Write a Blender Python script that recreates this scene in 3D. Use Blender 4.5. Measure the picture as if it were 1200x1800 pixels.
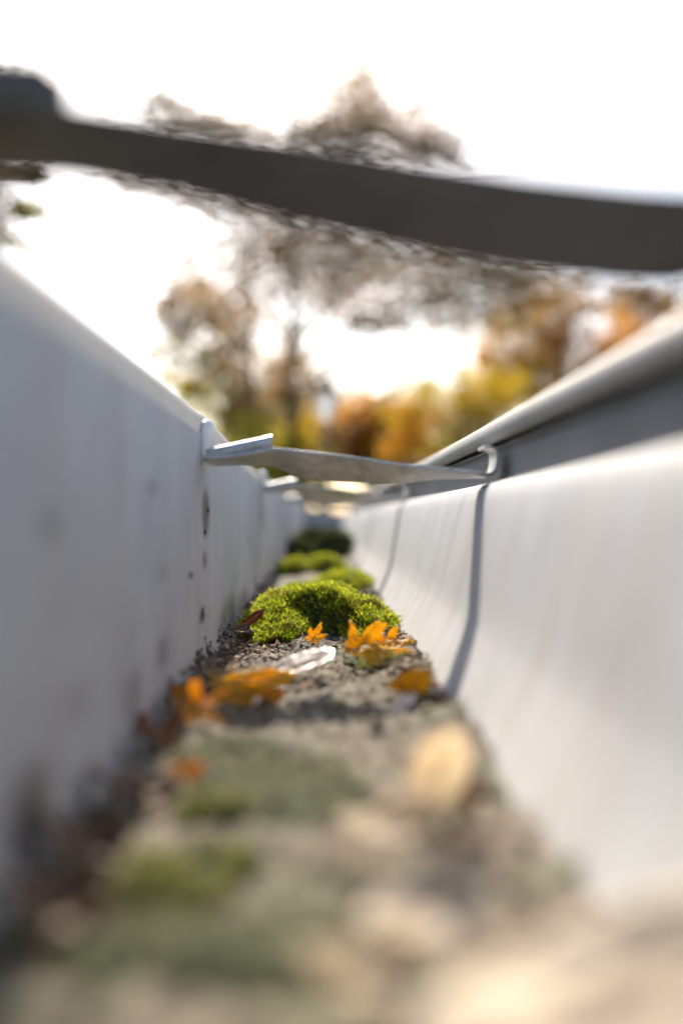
import bpy, bmesh, math, random
from mathutils import Vector, Matrix, noise

for o in list(bpy.data.objects):
    bpy.data.objects.remove(o)
S = bpy.context.scene
C = S.collection
R = random.Random(7)

# ------------------------------------------------------------------ camera, sky, sun
H = 3.2                      # camera height above the ground
U = 0.505 / 1750             # one unit = one photo pixel at the distance of the sharp bracket
F = 1750.0                   # focal length in photo pixels
VX, VY = 566.0, 912.0        # where the gutter runs to in the photo

cam = bpy.data.cameras.new('camera')
cam_o = bpy.data.objects.new('camera', cam)
C.objects.link(cam_o)
cam_o.location = (0, 0, H)
cam_o.rotation_euler = (math.radians(90), 0, 0)
cam.lens = 35
cam.sensor_width = 36
cam.shift_x = (600 - VX) / 1800
cam.shift_y = (VY - 900) / 1800
cam.clip_start = 0.004
cam.clip_end = 2000
cam.dof.use_dof = True
cam.dof.focus_distance = 1.17 * 0.505
cam.dof.aperture_fstop = 3.0
cam.dof.aperture_blades = 0
S.camera = cam_o

SUN = Vector((-0.10, 1.0, 0.83)).normalized()
EL = math.asin(SUN.z)
AZ = math.atan2(SUN.x, SUN.y)
world = bpy.data.worlds.new('World')
S.world = world
world.use_nodes = True
wn = world.node_tree.nodes
wl = world.node_tree.links
sky = wn.new('ShaderNodeTexSky')
sky.sky_type = 'NISHITA'
sky.sun_disc = False
sky.sun_elevation = EL
sky.sun_rotation = AZ
sky.dust_density = 2.2
sky.air_density = 1.0
sky.ozone_density = 1.0
hs = wn.new('ShaderNodeHueSaturation')
hs.inputs['Saturation'].default_value = 1.0
wl.new(sky.outputs[0], hs.inputs['Color'])
wl.new(hs.outputs[0], wn['Background'].inputs['Color'])
wn['Background'].inputs['Strength'].default_value = 0.108

sun = bpy.data.lights.new('sun', 'SUN')
sun.energy = 4.5
sun.angle = math.radians(0.53)
sun.color = (1.0, 0.90, 0.76)
sun_o = bpy.data.objects.new('sun', sun)
C.objects.link(sun_o)
sun_o.rotation_euler = SUN.to_track_quat('Z', 'Y').to_euler()

S.view_settings.view_transform = 'Standard'
S.view_settings.look = 'None'
S.view_settings.gamma = 1
S.view_settings.use_curve_mapping = False
S.view_settings.exposure = 1.22
S.cycles.use_denoising = True
S.cycles.denoising_input_passes = 'RGB'
S.cycles.use_adaptive_sampling = False
S.cycles.max_bounces = 8
S.cycles.sample_clamp_indirect = 6


# ------------------------------------------------------------------ helpers
def P(x, y, z):
    """units (x right, y up, z distance as a multiple of the sharp bracket's) -> world"""
    return Vector((x * U, z * F * U, H + y * U))


def px(u, v, z):
    return P((u - VX) * z, (VY - v) * z, z)


def far(u, v, d):
    return Vector(((u - VX) / F * d, d, H + (VY - v) / F * d))


def mesh_obj(name, verts, faces, mat, parent=None, smooth=True, origin=None):
    me = bpy.data.meshes.new(name)
    if origin is not None:
        verts = [Vector(v) - origin for v in verts]
    me.from_pydata([tuple(v) for v in verts], [], faces)
    if smooth:
        me.polygons.foreach_set('use_smooth', [True] * len(me.polygons))
    me.update()
    if mat is not None:
        me.materials.append(mat)
    o = bpy.data.objects.new(name, me)
    C.objects.link(o)
    if origin is not None:
        o.location = origin
    if parent is not None:
        o.parent = parent
        # parents are unrotated here: keep world place
        o.location = (Vector(origin) if origin is not None else Vector((0, 0, 0))) - parent.location
    return o


def thing(name, label, cat, loc=(0, 0, 0), group=None):
    o = bpy.data.objects.new(name, None)
    o.empty_display_size = 0.02
    C.objects.link(o)
    o.location = loc
    tag(o, label, cat, group)
    return o


def tag(o, label, cat, group=None):
    o['label'] = label
    o['category'] = cat
    if group:
        o['group'] = group
    return o


def copy_tree(o, parent=None):
    c = o.copy()
    C.objects.link(c)
    if parent is not None:
        c.parent = parent
    for ch in list(o.children):
        copy_tree(ch, c)
    return c


def tube(path, radii, seg=8):
    """verts, faces of a tapered tube along path"""
    vs, fs = [], []
    n = len(path)
    for i, p in enumerate(path):
        a = path[max(0, i - 1)]
        b = path[min(n - 1, i + 1)]
        t = (Vector(b) - Vector(a))
        t = t.normalized() if t.length > 1e-9 else Vector((0, 0, 1))
        s = t.cross(Vector((0.31, 0.17, 0.93)))
        if s.length < 1e-3:
            s = t.cross(Vector((1, 0, 0)))
        s.normalize()
        q = t.cross(s)
        for k in range(seg):
            an = 2 * math.pi * k / seg
            vs.append(Vector(p) + (s * math.cos(an) + q * math.sin(an)) * radii[i])
    for i in range(n - 1):
        for k in range(seg):
            k2 = (k + 1) % seg
            fs.append((i * seg + k, i * seg + k2, (i + 1) * seg + k2, (i + 1) * seg + k))
    fs.append(tuple(range(seg - 1, -1, -1)))
    fs.append(tuple((n - 1) * seg + k for k in range(seg)))
    return vs, fs


def strip(sections):
    """closed strip of rectangular section: (centre, half width vector, half thickness vector)"""
    vs, fs = [], []
    for c, w, t in sections:
        vs += [c - w - t, c + w - t, c + w + t, c - w + t]
    n = len(sections)
    for i in range(n - 1):
        for k in range(4):
            k2 = (k + 1) % 4
            fs.append((i * 4 + k, i * 4 + k2, (i + 1) * 4 + k2, (i + 1) * 4 + k))
    fs.append((3, 2, 1, 0))
    b = (n - 1) * 4
    fs.append((b, b + 1, b + 2, b + 3))
    return vs, fs


def join(parts):
    vs, fs = [], []
    for v, f in parts:
        o = len(vs)
        vs += v
        fs += [tuple(i + o for i in q) for q in f]
    return vs, fs


def bevel(o, w, seg=2):
    m = o.modifiers.new('bevel', 'BEVEL')
    m.width = w
    m.segments = seg
    m.limit_method = 'ANGLE'
    m.angle_limit = math.radians(50)


def nz(x, y, z=0.0):
    return noise.noise(Vector((x, y, z)))


# ------------------------------------------------------------------ materials
def mat(name):
    m = bpy.data.materials.new(name)
    m.use_nodes = True
    nt = m.node_tree
    return m, nt.nodes, nt.links, nt.nodes['Principled BSDF']


def ramp(n, stops):
    r = n.new('ShaderNodeValToRGB')
    e = r.color_ramp.elements
    while len(e) < len(stops):
        e.new(0.5)
    for i, (p, c) in enumerate(stops):
        e[i].position = p
        e[i].color = (*c, 1)
    return r


def noise_node(n, l, scale, detail=4, rough=0.6, stretch=None, coord='Object'):
    tc = n.new('ShaderNodeTexCoord')
    t = n.new('ShaderNodeTexNoise')
    t.inputs['Scale'].default_value = scale
    t.inputs['Detail'].default_value = detail
    t.inputs['Roughness'].default_value = rough
    if stretch:
        mp = n.new('ShaderNodeMapping')
        mp.inputs['Scale'].default_value = stretch
        l.new(tc.outputs[coord], mp.inputs[0])
        l.new(mp.outputs[0], t.inputs['Vector'])
    else:
        l.new(tc.outputs[coord], t.inputs['Vector'])
    return t


def bump(n, l, b, src, strength, dist):
    bp = n.new('ShaderNodeBump')
    bp.inputs['Strength'].default_value = strength
    bp.inputs['Distance'].default_value = dist
    l.new(src, bp.inputs['Height'])
    l.new(bp.outputs[0], b.inputs['Normal'])


def mix(n, l, fac, a, b, kind='MIX'):
    m = n.new('ShaderNodeMix')
    m.data_type = 'RGBA'
    m.blend_type = kind
    if isinstance(fac, (int, float)):
        m.inputs[0].default_value = fac
    else:
        l.new(fac, m.inputs[0])
    for k, v in ((6, a), (7, b)):
        if isinstance(v, tuple):
            m.inputs[k].default_value = (*v, 1)
        else:
            l.new(v, m.inputs[k])
    return m.outputs[2]


def sheet_material(name, base, tint, stains=(), metallic=0.25, rough=0.42):
    """painted zinc sheet with runoff streaks, blotches and dirt stains that have their own place"""
    m, n, l, b = mat(name)
    st = noise_node(n, l, 1.0, 3, 0.6, (0.1, 42, 3.2))
    r1 = ramp(n, [(0.42, (0, 0, 0)), (0.75, (1, 1, 1))])
    l.new(st.outputs[0], r1.inputs[0])
    bl = noise_node(n, l, 26, 5, 0.65)
    r2 = ramp(n, [(0.38, (0, 0, 0)), (0.8, (1, 1, 1))])
    l.new(bl.outputs[0], r2.inputs[0])
    c = mix(n, l, r2.outputs[0], base, tuple(x * 0.80 for x in base))
    f = n.new('ShaderNodeMath')
    f.operation = 'MULTIPLY'
    f.inputs[1].default_value = 0.45
    l.new(r1.outputs[0], f.inputs[0])
    c = mix(n, l, f.outputs[0], c, tint)
    tc = n.new('ShaderNodeTexCoord')
    wob = noise_node(n, l, 220, 3)
    wv = n.new('ShaderNodeVectorMath')
    wv.operation = 'MULTIPLY_ADD'
    wv.inputs[1].default_value = (0, 0.006, 0.006)
    l.new(wob.outputs['Color'], wv.inputs[0])
    l.new(tc.outputs['Object'], wv.inputs[2])
    for (pos, ry, rz, k, col) in stains:
        a = n.new('ShaderNodeVectorMath')
        a.operation = 'SUBTRACT'
        a.inputs[1].default_value = (pos.x, pos.y + 0.003, pos.z + 0.003)
        l.new(wv.outputs[0], a.inputs[0])
        s = n.new('ShaderNodeVectorMath')
        s.operation = 'MULTIPLY'
        s.inputs[1].default_value = (1 / 0.03, 1 / ry, 1 / rz)
        l.new(a.outputs[0], s.inputs[0])
        q = n.new('ShaderNodeVectorMath')
        q.operation = 'LENGTH'
        l.new(s.outputs[0], q.inputs[0])
        mr = n.new('ShaderNodeMapRange')
        mr.interpolation_type = 'SMOOTHSTEP'
        mr.inputs[1].default_value = 0.35
        mr.inputs[2].default_value = 1.0
        mr.inputs[3].default_value = k
        mr.inputs[4].default_value = 0.0
        l.new(q.outputs['Value'], mr.inputs[0])
        c = mix(n, l, mr.outputs[0], c, col)
    l.new(c, b.inputs['Base Color'])
    b.inputs['Metallic'].default_value = metallic
    b.inputs['Roughness'].default_value = rough
    fine = noise_node(n, l, 900, 2)
    rr = n.new('ShaderNodeMapRange')
    rr.inputs[3].default_value = rough - 0.08
    rr.inputs[4].default_value = rough + 0.16
    l.new(bl.outputs[0], rr.inputs[0])
    l.new(rr.outputs[0], b.inputs['Roughness'])
    bump(n, l, b, fine.outputs[0], 0.08, 0.0004)
    return m


def galv_material(name, dark, light, rough=0.38, metallic=0.75):
    m, n, l, b = mat(name)
    t = noise_node(n, l, 320, 5, 0.7)
    r = ramp(n, [(0.3, dark), (0.62, light)])
    l.new(t.outputs[0], r.inputs[0])
    t2 = noise_node(n, l, 70, 3, 0.6)
    r2 = ramp(n, [(0.55, (0, 0, 0)), (0.75, (1, 1, 1))])
    l.new(t2.outputs[0], r2.inputs[0])
    c = mix(n, l, r2.outputs[0], r.outputs[0], tuple(x * 0.5 for x in light))
    l.new(c, b.inputs['Base Color'])
    b.inputs['Metallic'].default_value = metallic
    b.inputs['Roughness'].default_value = rough
    bump(n, l, b, t.outputs[0], 0.25, 0.0004)
    return m


def earth_material():
    m, n, l, b = mat('soil_crust')
    t = noise_node(n, l, 150, 7, 0.72)
    r = ramp(n, [(0.34, (0.035, 0.028, 0.022)), (0.5, (0.17, 0.14, 0.11)), (0.7, (0.34, 0.295, 0.235))])
    l.new(t.outputs[0], r.inputs[0])
    g = noise_node(n, l, 38, 3, 0.6)
    rg = ramp(n, [(0.48, (0, 0, 0)), (0.62, (1, 1, 1))])
    l.new(g.outputs[0], rg.inputs[0])
    f = n.new('ShaderNodeMath')
    f.operation = 'MULTIPLY'
    f.inputs[1].default_value = 0.6
    l.new(rg.outputs[0], f.inputs[0])
    c = mix(n, l, f.outputs[0], r.outputs[0], (0.17, 0.185, 0.12))
    l.new(c, b.inputs['Base Color'])
    b.inputs['Roughness'].default_value = 0.95
    b.inputs['Specular IOR Level'].default_value = 0.2
    t2 = noise_node(n, l, 700, 5, 0.7)
    bump(n, l, b, t2.outputs[0], 0.7, 0.0018)
    return m


def island_material(name, stops, rough=0.6, trans=0.0, spec=0.3, fine=None, dry=None):
    """colour differs from piece to piece; optional light passing through thin leaves"""
    m, n, l, b = mat(name)
    g = n.new('ShaderNodeNewGeometry')
    r = ramp(n, stops)
    l.new(g.outputs['Random Per Island'], r.inputs[0])
    c = r.outputs[0]
    if fine:
        t = noise_node(n, l, fine, 4)
        rr = ramp(n, [(0.3, (0.55, 0.5, 0.45)), (0.65, (1, 1, 1))])
        l.new(t.outputs[0], rr.inputs[0])
        c = mix(n, l, 1.0, c, rr.outputs[0], 'MULTIPLY')
    if dry:
        t = noise_node(n, l, dry, 3, 0.6)
        rr = ramp(n, [(0.52, (0, 0, 0)), (0.68, (0.75, 0.75, 0.75))])
        l.new(t.outputs[0], rr.inputs[0])
        c = mix(n, l, rr.outputs[0], c, (0.20, 0.13, 0.05))
    l.new(c, b.inputs['Base Color'])
    b.inputs['Roughness'].default_value = rough
    b.inputs['Specular IOR Level'].default_value = spec
    if trans:
        tr = n.new('ShaderNodeBsdfTranslucent')
        l.new(c, tr.inputs['Color'])
        mx = n.new('ShaderNodeMixShader')
        mx.inputs[0].default_value = trans
        l.new(b.outputs[0], mx.inputs[1])
        l.new(tr.outputs[0], mx.inputs[2])
        l.new(mx.outputs[0], n['Material Output'].inputs[0])
    return m


def leaf_material(name, c1, c2, spot, trans=0.4, rough=0.5, spec=0.25, cover=0.5):
    m, n, l, b = mat(name)
    t = noise_node(n, l, 90, 5, 0.65)
    r = ramp(n, [(0.34, c2), (0.6, c1)])
    l.new(t.outputs[0], r.inputs[0])
    t2 = noise_node(n, l, 260, 4, 0.6)
    r2 = ramp(n, [(cover, (0, 0, 0)), (cover + 0.16, (1, 1, 1))])
    l.new(t2.outputs[0], r2.inputs[0])
    c = mix(n, l, r2.outputs[0], r.outputs[0], spot)
    l.new(c, b.inputs['Base Color'])
    b.inputs['Roughness'].default_value = rough
    b.inputs['Specular IOR Level'].default_value = spec
    bump(n, l, b, t2.outputs[0], 0.3, 0.0006)
    tr = n.new('ShaderNodeBsdfTranslucent')
    l.new(c, tr.inputs['Color'])
    mx = n.new('ShaderNodeMixShader')
    mx.inputs[0].default_value = trans
    l.new(b.outputs[0], mx.inputs[1])
    l.new(tr.outputs[0], mx.inputs[2])
    l.new(mx.outputs[0], n['Material Output'].inputs[0])
    return m


def plain(name, col, rough=0.7, metallic=0.0, fine=60, amount=0.25):
    m, n, l, b = mat(name)
    t = noise_node(n, l, fine, 4, 0.6)
    r = ramp(n, [(0.3, tuple(x * (1 - amount) for x in col)), (0.7, tuple(min(1, x * (1 + amount)) for x in col))])
    l.new(t.outputs[0], r.inputs[0])
    l.new(r.outputs[0], b.inputs['Base Color'])
    b.inputs['Roughness'].default_value = rough
    b.inputs['Metallic'].default_value = metallic
    return m


# ------------------------------------------------------------------ the ground far below
M_grass = plain('lawn', (0.07, 0.09, 0.03), 0.95, 0, 0.6, 0.5)
g = mesh_obj('ground', [(-600, -600, 0), (600, -600, 0), (600, 600, 0), (-600, 600, 0)], [(0, 1, 2, 3)], M_grass, smooth=False)
g['kind'] = 'structure'

# ------------------------------------------------------------------ the gutter
XL = -213.0
Z0, Z1 = -0.35, 7.0


def sag(z):
    if z <= 1.0:
        return 0.0
    t = min(1.0, (z - 1.0) / 1.0)
    return -24.0 * t


def wall_pt(u, v):
    z = XL / (u - VX)
    return P(XL, (VY - v) * z, z)


grey = (0.20, 0.19, 0.18)
brown = (0.09, 0.065, 0.05)
ST = []
for (u, v, rw, rh, k, col) in [(82, 925, 34, 48, 0.5, grey), (262, 857, 15, 26, 0.55, grey), (281, 1008, 13, 26, 0.4, grey),
                               (282, 1145, 14, 40, 0.75, grey), (357, 900, 7, 60, 0.8, brown), (352, 1082, 7, 22, 0.9, brown),
                               (356, 985, 5, 24, 0.6, brown), (462, 905, 6, 40, 0.6, grey), (130, 1230, 40, 60, 0.35, grey),
                               (395, 1090, 24, 55, 0.55, brown), (425, 1060, 14, 34, 0.6, brown), (230, 1220, 26, 60, 0.4, brown),
                               (500, 985, 12, 20, 0.5, brown), (40, 1420, 60, 110, 0.7, brown)]:
    p = wall_pt(u, v)
    z = XL / (u - VX)
    # half sizes on the receding wall
    dy = abs(wall_pt(u + rw, v).y - wall_pt(u - rw, v).y) / 2
    ST.append((p, max(dy, 0.002), rh * z * U, k, col))

M_sheet = sheet_material('zinc_sheet', (0.455, 0.462, 0.472), (0.36, 0.30, 0.235), ST, 0.0, 0.7)
M_sheet.node_tree.nodes['Principled BSDF'].inputs['Specular IOR Level'].default_value = 0.15
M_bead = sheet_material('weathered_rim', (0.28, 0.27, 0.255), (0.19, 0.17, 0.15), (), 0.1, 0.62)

gutter = thing('rain_gutter', 'long pale grey metal rain gutter holding soil, moss and fallen leaves', 'gutter', P(0, -300, 0))

prof = [(XL, 150), (XL, 149), (XL, 146), (XL, 60), (XL, -60), (XL, -180), (XL + 1, -235), (XL + 6, -262), (XL + 18, -284), (XL + 40, -297),
        (XL + 80, -300), (40, -300), (98, -300), (126, -293), (148, -279), (166, -260), (180, -238), (194, -213), (204, -195), (213, -178), (220, -163), (226, -149),
        (234, -118), (247, -66), (261, -10), (271, 28), (278, 46), (287, 57), (300, 61)]
upper = [(300.5, 61.8), (312, 66), (318, 77), (320, 100), (321, 130)]


def extrude(profile, zs, left_follow=True):
    vs, fs = [], []
    n = len(profile)
    for z in zs:
        for i, (x, y) in enumerate(profile):
            w = 0.0
            if x < -150 and y > -200:
                w = sag(z) * (y + 200) / 350
            dx = 0.0
            if left_follow and x < -150:
                dx = 5.0 * max(0.0, min(1.0, (z - 1.02) / 0.03)) - 10 * max(0.0, min(1.0, (z - 1.1) / 1.0))
            ripple = 1.6 * nz(z * 3.1, y * 0.01, 3.0)
            vs.append(P(x + dx + ripple, y + w, z))
    for j in range(len(zs) - 1):
        for i in range(n - 1):
            a = j * n + i
            fs.append((a, a + 1, a + n + 1, a + n))
    return vs, fs


zs = sorted(set([round(Z0 + (Z1 - Z0) * i / 90, 4) for i in range(91)] + [1.02, 1.05]))
vs, fs = extrude(prof, zs)
trough = mesh_obj('trough', vs, fs, M_sheet, gutter, origin=None)
trough.location = -gutter.location
sol = trough.modifiers.new('thickness', 'SOLIDIFY')
sol.thickness = 3.2 * U
sol.offset = 1

M_upper = sheet_material('shaded_upstand', (0.135, 0.13, 0.125), (0.09, 0.08, 0.075), (), 0.0, 0.7)  # shade under the bead is put into this darker sheet colour
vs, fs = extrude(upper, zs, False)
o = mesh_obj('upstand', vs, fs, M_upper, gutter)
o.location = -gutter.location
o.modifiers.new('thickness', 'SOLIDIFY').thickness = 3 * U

# folded rim along the back edge
rim = [(XL - 1, 146), (XL - 2.5, 152), (XL - 5, 162), (XL - 9, 180), (XL - 12, 190), (XL - 17, 194), (XL - 28, 192), (XL - 33, 184)]
vs, fs = extrude(rim, zs)
o = mesh_obj('folded_rim', vs, fs, M_bead, gutter)
o.location = -gutter.location
o.modifiers.new('thickness', 'SOLIDIFY').thickness = 3 * U

# rolled bead along the front edge
arc = []
for k in range(19):
    a = math.radians(-100 + 330 * k / 18)
    arc.append((321 + 23 * math.cos(a), 153 + 23 * math.sin(a)))
vs, fs = extrude(arc, zs, False)
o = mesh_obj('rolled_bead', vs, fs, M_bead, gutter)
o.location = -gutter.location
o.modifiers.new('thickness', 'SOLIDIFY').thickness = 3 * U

# end cap far down the gutter
cap = [P(x + (-5 if x < -150 else 0), y + (sag(Z1) * (y + 200) / 350 if x < -150 and y > -200 else 0), Z1 - 0.02) for x, y in prof]
o = mesh_obj('end_cap', cap, [tuple(range(len(cap)))], M_sheet, gutter, smooth=False)
o.location = -gutter.location
o.modifiers.new('thickness', 'SOLIDIFY').thickness = 3 * U


# ------------------------------------------------------------------ brackets across the gutter
M_galv = galv_material('galvanised_strap', (0.30, 0.30, 0.30), (0.56, 0.555, 0.55), 0.42, 0.5)
M_galv_dark = galv_material('shaded_strap', (0.075, 0.063, 0.058), (0.125, 0.107, 0.098), 0.6, 0.3)  # strap metal with the near bracket's shade put into its colour


def make_bracket(name, label, z, m, group, key=None, flange=None, hook=(94, 173), clip=(77, 124), Wd=86.0, flange_t=4.2, flange_h=1.0):
    root = thing(name, label, 'gutter bracket', P(0, 90, z), group)

    def V(x, y, d):
        return Vector((x * U, d * U, (y - 90) * U))

    def add(pname, geo, bw=1.2):
        me = bpy.data.meshes.new(pname)
        me.from_pydata([tuple(v) for v in geo[0]], [], geo[1])
        me.polygons.foreach_set('use_smooth', [True] * len(me.polygons))
        me.materials.append(m)
        q = bpy.data.objects.new(pname, me)
        C.objects.link(q)
        q.parent = root
        bevel(q, bw * U)
        return q

    # strap: x, top, bottom as seen from the end of the gutter; the rest of its width lies flat
    key = key or [(-203, 108, 95), (-190, 107, 95), (-150, 111, 96), (-110, 118, 95), (-86, 123.5, 93), (-64, 121.5, 84), (-40, 119, 73), (0, 115, 68),
                  (40, 110, 66.5), (80, 104, 65), (120, 97.5, 62), (160, 93, 64), (200, 89, 70), (240, 84, 72), (270, 80.5, 73), (292, 79.5, 73)]
    flange = flange or ((-200, 96), (-186, 99), (-150, 106.5), (-110, 115), (-86, 120.5))
    secs = []
    for x, t, b in key:
        hh = (t - b) / 2
        vis = max(0.0, hh - 2.0)
        th = math.asin(min(1.0, vis / (Wd / 2)))
        c = V(x, (t + b) / 2, 0)
        w = Vector((0, math.cos(th), -math.sin(th))) * (Wd / 2 * U)
        tn = Vector((0, math.sin(th), math.cos(th))) * (2.4 * U)
        secs.append((c, w, tn))
    # smooth interpolation between the keys
    fine = []
    for i in range(len(secs) - 1):
        for k in range(3):
            f = k / 3
            fine.append(tuple(secs[i][j].lerp(secs[i + 1][j], f) for j in range(3)))
    fine.append(secs[-1])
    add('strap', strip(fine))
    # folded flange that stands up from the back half of the strap near its hooked end
    parts = []
    secs = []
    pr = [(19, 2), (23, 10), (23, 17), (19, 23), (12, 25.5), (5, 24)]
    for i in range(len(pr) - 1):
        pass
    n = len(pr)
    vs, fs = [], []
    for x, base in flange:
        for side in (0, 1):
            for d, y in (pr if side == 0 else reversed(pr)):
                k = 0 if side == 0 else 1
                cx, cy = 12, 12
                vx, vy = d - cx, y - cy
                L = math.hypot(vx, vy)
                s = 1.0 if k == 0 else (L - flange_t) / L
                vs.append(V(x, base + (cy + vy * s) * flange_h, -26 * Wd / 86 - vx * s))
    nn = 2 * n
    for j in range(len(flange) - 1):
        for i in range(nn):
            i2 = (i + 1) % nn
            fs.append((j * nn + i, j * nn + i2, (j + 1) * nn + i2, (j + 1) * nn + i))
    for i in range(n - 1):
        fs.append((i, i + 1, nn - 2 - i, nn - 1 - i)[::-1])
        e = (len(flange) - 1) * nn
        fs.append((e + i, e + i + 1, e + nn - 2 - i, e + nn - 1 - i))
    add('folded_flange', (vs, fs), 0.7)
    # hook plate against the back wall
    w = Vector((9.5, 24, 0)) * U
    tn = Vector((0.93, -0.37, 0)) * (2.6 * U)
    secs = []
    for f, k in ((0, 0.8), (0.05, 1), (0.33, 1), (0.58, 1), (0.8, 1.0), (0.9, 0.9), (0.96, 0.7), (1, 0.4)):
        secs.append((V(-201, hook[0] + f * (hook[1] - hook[0]), 4), w * k, tn))
    add('hook_plate', strip(secs), 0.8)
    # clip that rises from the strap and tucks under the rolled bead
    c0, c1 = clip
    path = [(282, c0), (292, c0 + 1), (298, c0 + 6), (301, c0 + 15), (302.5, (c0 + c1) / 2 + 4), (302, c1 - 9), (298, c1 - 3), (290, c1 + 0.5), (280, c1)]
    secs = []
    for i, (x, y) in enumerate(path):
        a = Vector(path[max(0, i - 1)])
        b = Vector(path[min(len(path) - 1, i + 1)])
        t = (b - a).normalized()
        wv = Vector((0.0, 1, 0)) * (38 * U)
        secs.append((V(x, y, 2), wv, Vector((-t.y, 0, t.x)) * (2.6 * U)))
    add('bead_clip', strip(secs), 0.8)
    return root


GB = 'metal brackets spanning the gutter'
br = make_bracket('gutter_bracket', 'sharp silver bracket spanning the gutter just ahead of the main moss mound', 1.0, M_galv, GB)
b2 = copy_tree(br)
b2.location = P(-6, 88, 2.0)
b2['label'] = 'soft silver bracket directly behind the sharp one, second along the gutter'
b3 = copy_tree(br)
b3.location = P(-6, 84, 3.05)
b3['label'] = 'tiny blurred silver bracket farthest down the gutter, over the dark far moss'
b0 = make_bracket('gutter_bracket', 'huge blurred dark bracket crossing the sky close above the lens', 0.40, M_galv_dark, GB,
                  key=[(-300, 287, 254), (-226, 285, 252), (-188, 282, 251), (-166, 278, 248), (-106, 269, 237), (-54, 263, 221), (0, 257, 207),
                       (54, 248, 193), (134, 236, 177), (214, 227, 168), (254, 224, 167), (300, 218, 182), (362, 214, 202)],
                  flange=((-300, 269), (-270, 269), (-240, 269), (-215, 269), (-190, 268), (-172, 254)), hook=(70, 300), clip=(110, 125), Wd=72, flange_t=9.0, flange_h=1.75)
for ch in b0.children:
    if ch.name.startswith('hook_plate'):
        ch.location.x = -88 * U          # stands outside the back rim
    if ch.name.startswith('bead_clip'):
        for v in ch.data.vertices:       # drops down outside the bead and hooks under it
            v.co.z = (90 - 75) * U - v.co.z + 60 * U if False else v.co.z
        ch.data = ch.data.copy()
        zt = max(v.co.z for v in ch.data.vertices)
        for v in ch.data.vertices:
            x, z_ = v.co.x / U, v.co.z / U + 90
            k = (z_ - 108) / 20
            v.co.x = (362 + (x - 300) * 0.2) * U
            v.co.z = (205 - 95 * (1 - max(0, min(1, k))) + (z_ - 108) * 0.1 - 90) * U

# ------------------------------------------------------------------ soil bed
M_soil = earth_material()


def soil_y(x, z):
    d = z * F
    y = -258 + 16 * nz(x * 0.011, d * 0.008, 1.7) + 9 * nz(x * 0.035, d * 0.03, 4.1) + 4.5 * nz(x * 0.1, d * 0.09, 9.3)
    y += 22 * max(0, min(1, (x - 90) / 85)) + 14 * nz(d * 0.021, 8.8) * max(0, min(1, (x - 120) / 55))
    if z > 1.6:
        y += 14 * min(1, (z - 1.6))
    return y


vs, fs = [], []
zz = []
z = 0.12
while z < Z1 - 0.05:
    zz.append(z)
    z += 0.0035 if 0.95 < z < 1.5 else 0.0075 * max(1.0, z)
nx = 76
for z in zz:
    for i in range(nx):
        x = -209 + (180 + 209) * i / (nx - 1)
        f = 0
        if i > nx - 4:
            f = -4 * (i - (nx - 4))
        d = z * F
        vs.append(P(x, soil_y(x, z) + f + 2.4 * nz(x * 0.3, d * 0.28, 2.2), z))
for j in range(len(zz) - 1):
    for i in range(nx - 1):
        a = j * nx + i
        fs.append((a, a + 1, a + nx + 1, a + nx))
o = mesh_obj('soil', vs, fs, M_soil)
o['kind'] = 'stuff'
o['label'] = 'grey brown soil silted along the bottom of the gutter'


def blob(c, r, squash=0.7, rough=0.35, seed=0):
    """small lumpy stone: 12 verts"""
    rr = random.Random(seed)
    t = (1 + 5 ** 0.5) / 2
    base = [(-1, t, 0), (1, t, 0), (-1, -t, 0), (1, -t, 0), (0, -1, t), (0, 1, t), (0, -1, -t), (0, 1, -t), (t, 0, -1), (t, 0, 1), (-t, 0, -1), (-t, 0, 1)]
    fc = [(0, 11, 5), (0, 5, 1), (0, 1, 7), (0, 7, 10), (0, 10, 11), (1, 5, 9), (5, 11, 4), (11, 10, 2), (10, 7, 6), (7, 1, 8), (3, 9, 4), (3, 4, 2), (3, 2, 6), (3, 6, 8), (3, 8, 9), (4, 9, 5), (2, 4, 11), (6, 2, 10), (8, 6, 7), (9, 8, 1)]
    a = rr.uniform(0, 6.28)
    ca, sa = math.cos(a), math.sin(a)
    sx, sy = rr.uniform(0.7, 1.3), rr.uniform(0.7, 1.3)
    vs = []
    for b in base:
        v = Vector(b).normalized() * r * rr.uniform(1 - rough, 1 + rough)
        x, y = v.x * sx, v.y * sy
        vs.append(Vector(c) + Vector((x * ca - y * sa, x * sa + y * ca, v.z * squash)))
    return vs, fc


M_grit = island_material('grit', [(0.0, (0.035, 0.03, 0.025)), (0.35, (0.13, 0.105, 0.08)), (0.7, (0.29, 0.25, 0.20)), (0.93, (0.42, 0.38, 0.32)), (1.0, (0.62, 0.6, 0.55))], 0.8, 0, 0.3)
parts = []
for i in range(9500):
    z = R.uniform(0.7, 1.75) if i < 8300 else R.uniform(0.25, 0.75)
    x = R.uniform(-207, 174)
    r = R.choice([1.1, 1.4, 1.8, 2.2, 2.8, 3.6]) * R.uniform(0.7, 1.25)
    if R.random() < 0.05:
        r *= 2.2
    if nz(x * 0.02, z * 30, 7.7) < -0.05 and R.random() < 0.75:
        continue
    parts.append(blob(P(x, soil_y(x, z) + r * 0.25, z), r * U, 0.7, 0.35, i))
vs, fs = join(parts)
o = mesh_obj('grit', vs, fs, M_grit, smooth=False)
o['kind'] = 'stuff'
o['label'] = 'loose grit and crumbs strewn over the soil in the gutter'

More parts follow.
